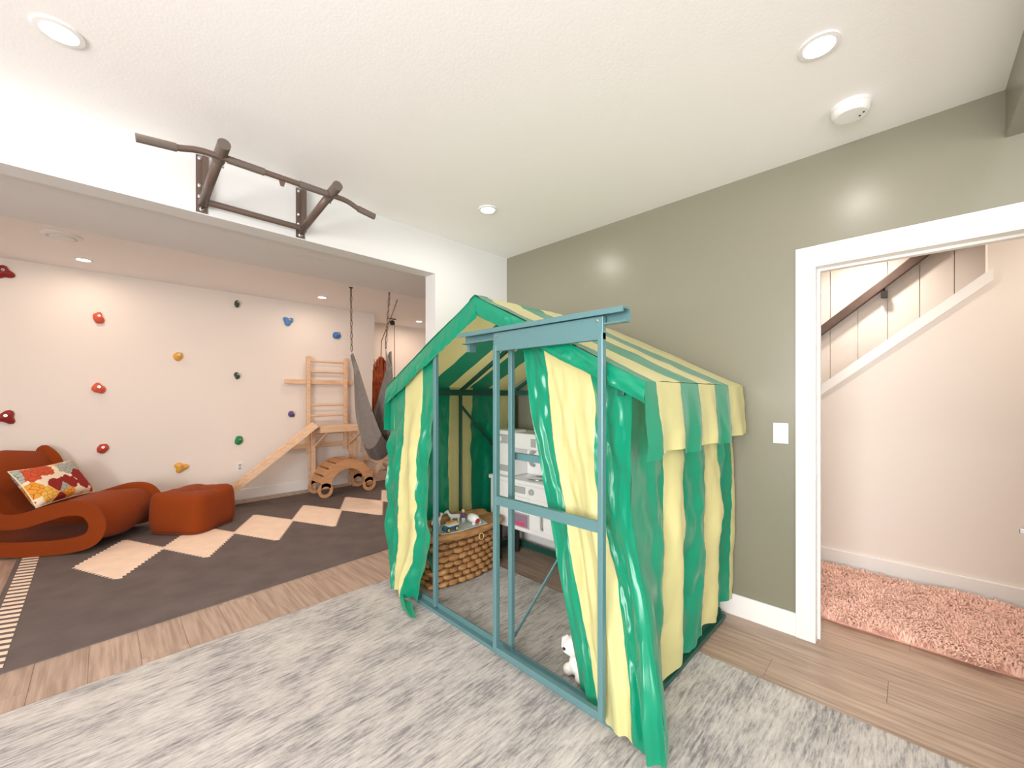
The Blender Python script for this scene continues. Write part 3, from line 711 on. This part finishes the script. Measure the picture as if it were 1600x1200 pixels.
MB().box(XB - .012, XB + .012, YR, YL, ZE - .03, ZE + .01).build('eave_beam', FRAME_SHADED, tent)
MB().box(XF, XB, YM - .015, YM + .015, ZR - .04, ZR).build('ridge_beam', FRAME_SHADED, tent)
for x in (XF + .02, 2.03, XB):
    for y in (YR + .01, YL - .01): MB().bar((x, y, ZE), (x, YM, ZR - .02), .022, .026, up=(0, 0, 1)).build('rafter', FRAME_SHADED, tent)
MB().bar((2.03, YL - .015, 1.27), (2.60, YL - .015, .70), .006, .022).build('brace', FRAME_SHADED, tent)
MB().bar((2.03, YR + .015, 1.27), (2.60, YR + .015, .45), .006, .022).build('brace', FRAME_SHADED, tent)
# front frame
for y in (2.105, 1.463): post('door_jamb', XF + (.0 if y > 2 else .02), y, FL + .03, 1.66, .026, .026, FRAME_LIT)
MB().bar((XF + .07, 1.51, .05), (XF + .07, .95, .98), .006, .026, up=(1, 0, 0)).build('brace', FRAME_LIT, tent)
MB().bar((XF + .02, 2.12, .20), (XF + .02, 2.55, .78), .006, .026, up=(1, 0, 0)).build('brace', FRAME_SHADED, tent)
MB().box(XF + .06, XF + .08, .85, 1.515, 1.015, 1.05).build('cross_rail', FRAME_LIT, tent)
# sliding-door track: C-shaped beam
m = MB(); m.box(XF - .095, XF - .035, .766, 1.76, 1.678, 1.686); m.box(XF - .042, XF - .035, .766, 1.76, 1.630, 1.678); m.box(XF - .095, XF - .088, .766, 1.76, 1.664, 1.678); m.box(XF - .07, XF - .042, .766, 1.76, 1.630, 1.636)
m.build('door_track', FRAME_LIT, tent)
for y in (1.463, 1.745): MB().box(XF - .035, XF + .012, y - .012, y + .012, 1.59, 1.65).build('track_bracket', FRAME_LIT, tent)
XD = XF - .066
door_ = MB().box(XD - .012, XD + .012, .862, 1.495, 1.570, 1.662).build('sliding_door', FRAME_LIT, tent, bevel=.002)
for y in (.862, 1.472): MB().box(XD - .014, XD + .014, y - .0, y + .024, FL + .055, 1.60).build('stile', FRAME_LIT, door_, bevel=.003)
MB().box(XD - .012, XD + .012, .88, 1.49, .805, .850).build('mid_rail', FRAME_LIT, door_, bevel=.002)
MB().box(XD - .012, XD + .012, .88, 1.49, FL + .055, FL + .085).build('bottom_rail', FRAME_LIT, door_, bevel=.002)
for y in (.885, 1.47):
    MB().lathe((XD - .012, y, 1.645), [(.006, 0), (.006, -.004), (.001, -.005)], 10, axis='x').build('screw', STEEL, door_)

CL = [GRN, YEL]
def stripes(bounds, first):
    def f(t):
        k = sum(1 for b in bounds if t >= b); return (first + k) % 2
    return f
def grid_bounds(bounds, per):                       # u values that land on every stripe edge
    us = []; e = [0] + list(bounds) + [1]
    for a, b in zip(e, e[1:]):
        n = max(2, int(per * (b - a))); us += [a + (b - a) * k / n for k in range(n)]
    return us + [1]
def sheet(name, us, nv, fn, col, label=None):
    m = MB(); nu = len(us) - 1
    for u in us:
        for j in range(nv + 1): m.v.append(tuple(fn(u, j / nv)))
    for i in range(nu):
        for j in range(nv):
            m.f.append((i * (nv + 1) + j, (i + 1) * (nv + 1) + j, (i + 1) * (nv + 1) + j + 1, i * (nv + 1) + j + 1)); m.m.append(col((us[i] + us[i + 1]) / 2))
    o = m.build(name, CL, tent, smooth=True)
    if label: o['label'] = label
    return o
def pucker(u, bounds, v, amp=.007):
    d = min(abs(u - b) for b in bounds); k = min(range(len(bounds)), key=lambda q: abs(u - bounds[q]))
    return .6 * amp * math.exp(-d / .05) * (nz(v * 20, k * 7.1) + .5 * nz(v * 42, k * 3.3))
def isg(u, col): return 1.45 if col(u) == 0 else .55
def wrinkle(a, b, s, amp):                          # satin puckers: ridged noise
    n1 = nz(a * 4.2 + b * 1.1 + s, b * 1.6 - a * 1.5, s); n2 = nz(a * 7.5 - b * 2.0, b * 2.8 + s, s * 2); n3 = nz(a * 15 + b * 5, b * 5.5 - a * 3, s)
    return amp * ((1 - 2.6 * abs(n1)) * .8 + n2 * .8 + n3 * .28)
SX0, SX1 = 1.435, 2.69
def xu(x): return (x - SX0) / (SX1 - SX0)
RB = [xu(v) for v in (1.535, 1.77, 1.98, 2.20, 2.42)]
RS = stripes(RB, 0)
SLP = (1.895 - 1.405) / .99
def EX(v): return 1.47 - .09 * ss(.45, 1, v) + .012 * nz(v * 6, 3)
def EY(v): return YR - .03 - .18 * ss(.35, 1, v) + .010 * nz(v * 7, 9)
for sgn in (-1, 1):
    def roof(u, v, sgn=sgn):
        x = lerp(SX0, SX1, u); y = YM + sgn * .99 * v
        z = 1.895 - SLP * .99 * v + .006 * math.sin(v * 3.14) - .012 * math.sin(u * math.pi * 2.1) ** 2 * math.sin(v * math.pi) + wrinkle(x, v * 2, 4 + sgn, .0045)
        return (x, y, z + (.008 if v < .05 else 0))
    sheet('roof_cover', grid_bounds(RB, 90), 60, roof, RS)
    def val(u, v, sgn=sgn):
        x = lerp(SX0, SX1, u); k = sum(1 for b in RB if u >= b)
        drop = .29 + (.015, -.01, .02, 0, .015, -.01)[k]
        fl = .010 * math.sin(u * 38 + sgn) * v + wrinkle(x * 1.4, v * .8, 9 + sgn, .008) * v
        y = YM + sgn * (.99 + .008 * math.sin(v * 2) + fl + .012 * v); z = 1.405 - drop * v
        return (x + .004 * nz(v * 9, u * 4), y, z)
    sheet('valance', grid_bounds(RB, 90), 26, val, RS)
    WBd = [(v - 1.47) / (2.70 - 1.47) for v in ((1.77, 1.99, 2.23, 2.44, 2.65) if sgn < 0 else (1.70, 1.95, 2.187, 2.44, 2.62))]
    WS = stripes(WBd, 0 if sgn < 0 else 1)
    def wall(u, v, sgn=sgn, WBd=WBd, WS=WS):
        fr = 1 - ss(0, .22, u)
        x = lerp(1.47, 2.70, u) + .012 * nz(v * 4, u * 3) * v * (1 - fr)
        if sgn < 0: x += fr * (EX(v) - 1.47)
        edge = YR if sgn < 0 else YL
        amp = (1 - fr) if sgn < 0 else 1
        fold = .018 * math.sin(u * 30 + 1.5 * nz(u * 3, v * 1.2, 2)) * ss(.0, .6, v) * (1 if sgn < 0 else .6) * amp
        bul = sgn * (.025 + .035 * math.sin(v * math.pi) * (.5 + .5 * nz(u * 4, v * 3, 8)) * amp)
        y = edge + bul + fold + (wrinkle(u * 2.2, v * 2.4, 6 + sgn, .013) * isg(u, WS) + pucker(u, WBd, v)) * ss(0, .15, v) * (.25 + .75 * amp)
        if sgn < 0: y += fr * (EY(v) - (YR - .025))
        bot = (.03 if sgn < 0 else .06) + .035 * abs(math.sin(u * 12)) + .06 * ss(.4, 1, u)
        return (x, y, lerp(ZE + .03, bot, v))
    sheet('side_cover', grid_bounds(WBd, 110), 110, wall, WS)
    # green band along the front roof edge
    def band(u, v, sgn=sgn):
        y = YM + sgn * .995 * u; z = 1.895 - SLP * .995 * u
        wdt = (.115 if sgn > 0 else .085) + .012 * nz(u * 6, sgn, 3)
        x = SX0 + .004 - .012 * math.sin(v * 2.4) + wrinkle(u * 3, v * .7, 13 + sgn, .010) * (v ** .5)
        return (x, y - sgn * .02 * v * (1 - u), z - wdt * v)
    sheet('gable_band', [k / 70 for k in range(71)], 16, band, lambda u: 0)
# left front curtain, gathered and twisted at its foot
LB = [.36, .72]; LS = stripes(LB, 0)
def lcur(u, v):
    ye = lerp(2.69, 2.095, u)
    top = 1.895 - SLP * abs(ye - YM) - .03
    pin = ss(.74, 1.0, v)
    yc = lerp(ye, 2.42 + (u - .5) * -.26, pin * .75) + .012 * nz(v * 5, u * 2, 4) + .03 * math.sin(v * 3.1) * u
    fold = .020 * math.sin(u * 17 + 1.2 * nz(v * 2, u * 2)) * ss(.02, .4, v)
    x = lerp(XF + .012, XF - .035, ss(.10, .5, v)) + fold * ss(.05, .4, v) + (wrinkle(u * 1.3, v * 3.2, 21, .017) * isg(u, LS) + pucker(u, LB, v * 1.3, .009)) * ss(.05, .35, v) - .06 * pin * math.sin(u * math.pi)
    bot = .055 - .02 * ss(.4, 1, u)
    return (x, yc, lerp(top, bot, v))
sheet('front_curtain', grid_bounds(LB, 60), 130, lcur, stripes(LB, 0))
def tip(u, v):
    return (XF - .09 - .06 * v + .01 * math.sin(u * 9), lerp(2.40, 2.25, u) - .16 * v + .01 * nz(u * 5, v * 5), .06 - .04 * v + .02 * math.sin(u * 6) * (1 - v))
sheet('curtain_tail', [k / 14 for k in range(15)], 12, tip, lambda u: 0)
# right front panel pulled aside behind the sliding door
PB = [.25, .68]
PS = stripes(PB, 0)
def rcur(u, v):
    ly = lerp(1.43, 1.045, v ** 1.15); ry = EY(v); y = lerp(ly, ry, u) + .010 * nz(v * 5, u * 2, 9) * (1 - u)
    top_y = lerp(1.43, .79, u); top = 1.895 - SLP * abs(top_y - YM) - .02
    fan = ss(.10, .9, v); inner = math.sin(min(1, u * 1.02) * math.pi) ** .4 if 0 < u < 1 else 0
    fold = (.026 * math.sin(u * 17 + v * 2.6) + .014 * math.sin(u * 37 + v * 4)) * fan
    x = lerp(XF + .035, EX(v), u ** 2) + (.75 * fold + (wrinkle(u * 1.6, v * 2.6, 31, .017) * isg(u, PS) + pucker(u, PB, v * 1.4, .008)) * ss(0, .12, v)) * (.35 + .65 * inner if u < .9 else max(0, (1 - u) / .1) * (.35 + .65 * inner))
    x -= .06 * ss(.6, 1, v) * math.sin(u * math.pi)
    lim = XF + .012 - .03 * ss(.55, 1, v) - .10 * ss(.35, .8, u) * ss(.5, 1, v)
    if x < lim: x = lim + .25 * (x - lim)
    return (x, y, lerp(top, .022 + .02 * abs(math.sin(u * 8)), v))
sheet('front_curtain', grid_bounds(PB, 90), 150, rcur, stripes(PB, 0))

# ------------------------------------------------------------------ wicker chest
bk = thing('wicker_chest', (1.9, 2.42, FL), 'woven seagrass chest with rounded lid inside the tent', 'basket')
X0, X1, Y0, Y1 = 1.57, 2.19, 2.32, 2.545
def outline(off=0, bow=.055, n=28):
    P = []
    for k in range(n + 1):
        s_ = k / n; P.append((lerp(X0 - off, X1 + off, s_), Y0 - off - bow * math.sin(s_ * math.pi)))
    P += [(X1 + off, Y1 + off), (X0 - off, Y1 + off)]
    return P
MB().prism([(x, y, FL + .004) for x, y in outline(-.018)], (0, 0, .355)).build('core', WICKD, bk)
# weave strands share one lens-shaped mesh
def strand_mesh():
    m = MB(); L = []
    for i in range(9):
        s_ = i / 8 * 2 - 1; h = .021 * (1 - .45 * s_ * s_); d_ = .027 * math.cos(s_ * 1.5) + .001
        L.append([(s_ * .044, -d_ * math.cos(a) * (1 if math.cos(a) > 0 else .3), h * math.sin(a)) for a in [2 * math.pi * j / 8 for j in range(8)]])
    m.loops(L); o = m.build('weave_strand', WICK, smooth=True); d_ = o.data; bpy.data.objects.remove(o); return d_
SM = strand_mesh()
def strand(x, y, z, ang):
    o = bpy.data.objects.new('weave_strand', SM); COL.objects.link(o); o.parent = bk; o.location = Vector((x, y, z)) - ROOT[bk.name]
    o.rotation_euler = (random.uniform(-.08, .08), random.uniform(-.12, .12), ang); sc = random.uniform(.9, 1.1); o.scale = (sc, sc, sc * random.uniform(.9, 1.1))
for r_ in range(8):
    z = FL + .03 + r_ * .043; o0 = (r_ % 2) * .043
    n = 8
    for k in range(n + 1):
        s_ = (k + (r_ % 2) * .5) / n
        if s_ > 1: continue
        x = lerp(X0 + .02, X1 - .02, s_); y = Y0 - .052 * math.sin((x - X0) / (X1 - X0) * math.pi) + .014
        strand(x, y, z, -.055 * math.pi / (X1 - X0) * math.cos((x - X0) / (X1 - X0) * math.pi))
    for k in range(3):
        y = Y0 + .05 + (k + (r_ % 2) * .5) * .085
        if y < Y1: strand(X0 + .014, y, z, R(-90)); strand(X1 - .014, y, z, R(90))
for k in range(18):
    x = lerp(X0 + .015, X1 - .015, k / 17); y = Y0 - .052 * math.sin((x - X0) / (X1 - X0) * math.pi) + .012
    MB().tube([(x, y, FL + .005), (x, y, FL + .35)], .006, 6).build('stake', WICKD, bk)
lid = MB().prism([(x, y, FL + .352) for x, y in outline(.012, .075)], (0, 0, .034)).build('lid', WICK, bk, bevel=.012)
lp = outline(.016, .078); P3 = [(x, y, FL + .365) for x, y in lp]
m = MB(); m.tube(P3, .026, 10, closed=True); m.build('rolled_rim', WICK, lid, smooth=True)
m = MB(); cxr = 1.90; yr = Y0 - .135
m.tube([(cxr + .021 * math.cos(a), yr + .004 * math.sin(a), FL + .335 + .021 * math.sin(a)) for a in [2 * math.pi * j / 18 for j in range(18)]], .0035, 6, closed=True); m.build('ring_pull', M('straw_ring', (214, 180, 120), .6), bk, smooth=True)
# hump at the back of the lid
L = []
for i in range(15):
    s_ = i / 14; x = lerp(X0, X1, s_); r_ = .03 + .03 * math.sin(s_ * math.pi)
    L.append([(x, Y1 - .05 + .05 * math.cos(a), FL + .385 + r_ * math.sin(a)) for a in [math.pi * 2 * j / 12 for j in range(12)]])
MB().loops(L).build('lid_hinge_roll', WICK, lid, smooth=True)

# ------------------------------------------------------------------ things on the chest
TZ = FL + .3925
pl = MB().prism([(1.60, 2.44, TZ), (1.62, 2.27, TZ), (1.74, 2.235, TZ), (2.0, 2.235, TZ), (2.05, 2.40, TZ), (1.92, 2.44, TZ)], (0, 0, .006)).build('play_board', M('pale_grey_plastic', (196, 200, 200), .5))
tag(pl, 'flat pale grey play board lying on the wicker chest lid', 'board')
TZ += .006
def cart(x, y):
    t = thing('toy_cart', (x, y, TZ), 'tiny blue toy cart with yellow wheels on the grey board', 'toy')
    BLUE = M('toy_blue', (28, 112, 156), .4); YW = M('toy_yellow', (232, 196, 110), .4)
    MB().box(x - .05, x + .05, y - .022, y + .022, TZ + .016, TZ + .036).build('chassis', BLUE, t, bevel=.003)
    MB().box(x - .03, x + .055, y - .024, y + .024, TZ + .036, TZ + .047).build('bed', PLASTW, t, bevel=.002)
    MB().box(x - .025, x + .048, y - .018, y + .018, TZ + .047, TZ + .062).build('load', M('toy_tan', (222, 180, 124), .5), t, bevel=.002)
    for dx in (-.034, .036):
        for dy in (-.029, .021):
            wl = MB().lathe((x + dx, y + dy, TZ + .0165), [(.001, 0), (.016, 0), (.016, .008), (.001, .008)], 16, axis='y').build('wheel', DARK, t)
            MB().lathe((x + dx, y + dy, TZ + .0165), [(.001, -.002), (.010, -.002), (.010, .001)], 12, axis='y').build('hubcap', YW, wl)
cart(1.70, 2.285)
def horse(x, y, a, label, patch):
    t = thing('toy_horse', (x, y, TZ), label, 'toy')
    c_, s_ = math.cos(a), math.sin(a); P = lambda u, v, z: (x + u * c_ - v * s_, y + u * s_ + v * c_, TZ + z)
    m = MB(); m.tube([P(-.035, 0, .045), P(-.03, 0, .05), P(0, 0, .05), P(.03, 0, .052), P(.04, 0, .06), P(.05, 0, .078), P(.056, 0, .088), P(.066, 0, .084), P(.08, 0, .074)], [.008, .016, .017, .016, .013, .010, .012, .010, .007], 10)
    for u in (-.026, .026):
        for v in (-.009, .009): m.tube([P(u, v, .044), P(u + .004, v, .02), P(u, v, 0)], [.008, .005, .006], 8)
    m.build('body', PLASTW, t, smooth=True)
    MB().tube([P(.048, 0, .094), P(.038, 0, .082), P(.028, 0, .068)], [.004, .008, .005], 7).build('mane', patch, t, smooth=True)
    MB().tube([P(-.036, 0, .052), P(-.052, 0, .044), P(-.056, 0, .02)], [.005, .007, .003], 7).build('tail', patch, t, smooth=True)
BR = M('toy_brown', (112, 74, 56), .6); PU = M('toy_purple', (104, 76, 128), .6)
horse(1.66, 2.40, .3, 'white toy horse with brown mane behind the blue cart', BR)
horse(1.83, 2.40, 2.6, 'white toy horse with purple mane at the back of the grey board', PU)
def figure(x, y, label, top, bottom, hair):
    t = thing('toy_figure', (x, y, TZ), label, 'toy')
    m = MB()
    for v in (-.007, .007): m.tube([(x + v, y, TZ), (x + v, y, TZ + .04)], [.006, .007], 8)
    m.build('legs', bottom, t, smooth=True)
    m = MB(); m.tube([(x, y, TZ + .038), (x, y, TZ + .06), (x, y, TZ + .074)], [.012, .014, .008], 10)
    for s_ in (-1, 1): m.tube([(x + s_ * .012, y, TZ + .07), (x + s_ * .022, y - .006, TZ + .05)], .0045, 7)
    m.build('torso', top, t, smooth=True)
    MB().ball((x, y, TZ + .086), .010, .010, .011, 8).build('head', M('toy_skin', (236, 196, 164), .5), t, smooth=True)
    MB().ball((x, y + .003, TZ + .091), .0112, .0105, .009, 8).build('hair', hair, t, smooth=True)
figure(1.875, 2.36, 'toy figure in a purple top with pale hair on the grey board', PU, PLASTW, M('toy_blond', (238, 218, 170), .5))
figure(1.615, 2.36, 'toy figure with reddish brown hair at the board edge', PLASTW, DARK, M('toy_auburn', (136, 70, 50), .5))
t = thing('toy_carriage', (1.92, 2.30, TZ), 'rounded white toy carriage with a red nose on the grey board', 'toy')
L = [[(1.92 + .03 * s_ * math.cos(a), 2.30 + h, TZ + .037 + .033 * s_ * math.sin(a)) for a in [2 * math.pi * j / 16 for j in range(16)]] for h, s_ in ((.05, .4), (.045, .8), (.02, 1), (-.02, 1), (-.04, .8), (-.048, .5))]
MB().loops(L).build('shell', PLASTW, t, smooth=True)
MB().ball((1.92, 2.252, TZ + .026), .020, .012, .018, 8).build('nose', M('toy_red', (168, 40, 42), .4), t, smooth=True)
for s_ in (-1, 1): MB().lathe((1.92 + s_ * .026, 2.262, TZ + .012), [(.001, -.006), (.012, -.006), (.012, .006), (.001, .006)], 12, axis='x').build('wheel', PLASTW, t)

# ------------------------------------------------------------------ toy kitchen
k_ = thing('toy_kitchen', (2.44, 1.98, FL), 'white plastic toy kitchen with sink and cupboards inside the tent', 'toy kitchen')
KX, KB, KY0, KY1 = 2.27, 2.58, 1.50, 2.50
KW = M('kitchen_white', (236, 236, 235), .4)
MB().box(KX, KB, KY0, KY1, .30, .665).build('cabinet_body', KW, k_, bevel=.012)
for x in (KX + .05, KB - .05):
    for y in (KY0 + .06, KY1 - .06): MB().lathe((x, y, 0), [(.02, 0.0), (.022, .15), (.026, .31)], 14).build('leg', DARK, k_)
MB().box(KX - .018, KB, KY0 - .01, KY1 + .005, .665, .70).build('counter', KW, k_, bevel=.01)
MB().box(KB - .10, KB, KY0, KY1, .70, 1.055).build('back_panel', KW, k_, bevel=.012)
MB().box(KX + .02, KB - .10, 2.27, KY1, .70, 1.07).build('fridge_tower', KW, k_, bevel=.018)
hu = MB().box(KX + .03, KB - .10, KY0, 2.25, .93, 1.055).build('upper_cupboard', KW, k_, bevel=.012)
MB().box(KX + .026, KX + .034, 2.02, 2.07, .955, 1.02).build('cupboard_window', GREYP, hu)
MB().box(KX + .008, KX + .02, 2.30, KY1 - .03, .965, 1.035).build('control_panel', GREYP, k_, bevel=.004)
MB().lathe((KX + .008, 2.395, 1.0), [(.026, .004), (.024, -.010), (.010, -.016), (.001, -.017)], 18, axis='x').build('dial', PLASTW, k_)
for z0, z1 in ((.74, .79),): MB().box(KX + .012, KX + .022, 2.30, KY1 - .03, z0, z1).build('vent_slot', GREYP, k_)
def kdoor(y0, y1, z0, z1, hz=True):
    d_ = MB().box(KX - .012, KX, y0, y1, z0, z1).build('door', KW, k_, bevel=.005)
    m = MB(); yc = (y0 + y1) / 2; m.tube(spline([(KX - .012, yc, z0 + .03), (KX - .034, yc, z0 + .045), (KX - .034, yc, z1 - .045), (KX - .012, yc, z1 - .03)], 4), .007, 8); m.build('handle', GREYP, d_, smooth=True)
kdoor(2.05, 2.24, .46, .57); kdoor(1.80, 2.03, .34, .57); kdoor(1.55, 1.78, .34, .57)
MB().box(KX - .006, KX + .01, 2.06, 2.23, .335, .445).build('cubby_frame', GREYP, k_)
MB().box(KX - .009, KX + .004, 2.075, 2.215, .345, .435).build('cubby_opening', M('cubby_mauve', (150, 120, 140), .6), k_)
MB().box(KX - .013, KX - .006, 2.10, 2.20, .347, .375).build('folded_cloth', M('pink_cloth', (206, 74, 110), .8), k_, bevel=.003)
MB().box(KX - .014, KX - .002, 2.10, 2.235, .598, .648).build('drawer_slot', GREYP, k_, bevel=.003)
MB().lathe((KX - .002, 2.035, .622), [(.024, .004), (.022, -.014), (.008, -.018), (.001, -.018)], 16, axis='x').build('knob', GREYP, k_)
m = MB(); m.lathe((KX + .12, 2.07, .70), [(.085, .002), (.085, .010), (.074, .010), (.068, -.01), (.03, -.02), (.001, -.02)], 28); o = m.build('sink_bowl', STEEL, k_, smooth=True); o['label'] = 'round metallic grey sink bowl'
m = MB(); m.tube(spline([(KB - .11, 2.19, .78), (KB - .15, 2.19, .80), (KB - .16, 2.19, .86), (KB - .13, 2.19, .90), (KB - .10, 2.19, .89)], 4), .013, 10); m.build('tap', GREYP, k_, smooth=True)

# ------------------------------------------------------------------ plush toy behind the base rail
t = thing('plush_dog', (1.56, 1.12, FL), 'fluffy white plush dog with a tan ear beside the tent curtain', 'plush toy')
random.seed(4); m = MB()
for c_, r_ in (((1.60, 1.12, .075), .058), ((1.58, 1.15, .155), .047), ((1.555, 1.165, .150), .026), ((1.555, 1.09, .041), .028), ((1.57, 1.17, .041), .028), ((1.65, 1.09, .041), .028), ((1.66, 1.16, .041), .028), ((1.655, 1.12, .11), .02)):
    m.ball(c_, r_, r_, r_, 9)
o = m.build('body', M('white_plush', (240, 236, 230), .95, bump=.5, bscale=120, sheen=.5), t, smooth=True)
md = o.modifiers.new('merge', 'REMESH'); md.mode = 'VOXEL'; md.voxel_size = .007; md.use_smooth_shade = True
for dy, mt in ((-.035, M('tan_plush', (198, 150, 106), .95, bump=.4)), (.03, M('white_plush', (240, 236, 230)))):
    MB().tube([(1.585, 1.15 + dy, .188), (1.575, 1.15 + dy * 1.5, .17), (1.57, 1.15 + dy * 1.7, .13)], [.010, .018, .012], 8).build('ear', mt, t, smooth=True)
MB().ball((1.532, 1.168, .155), .008, .009, .007, 6).build('nose', DARK, t, smooth=True)
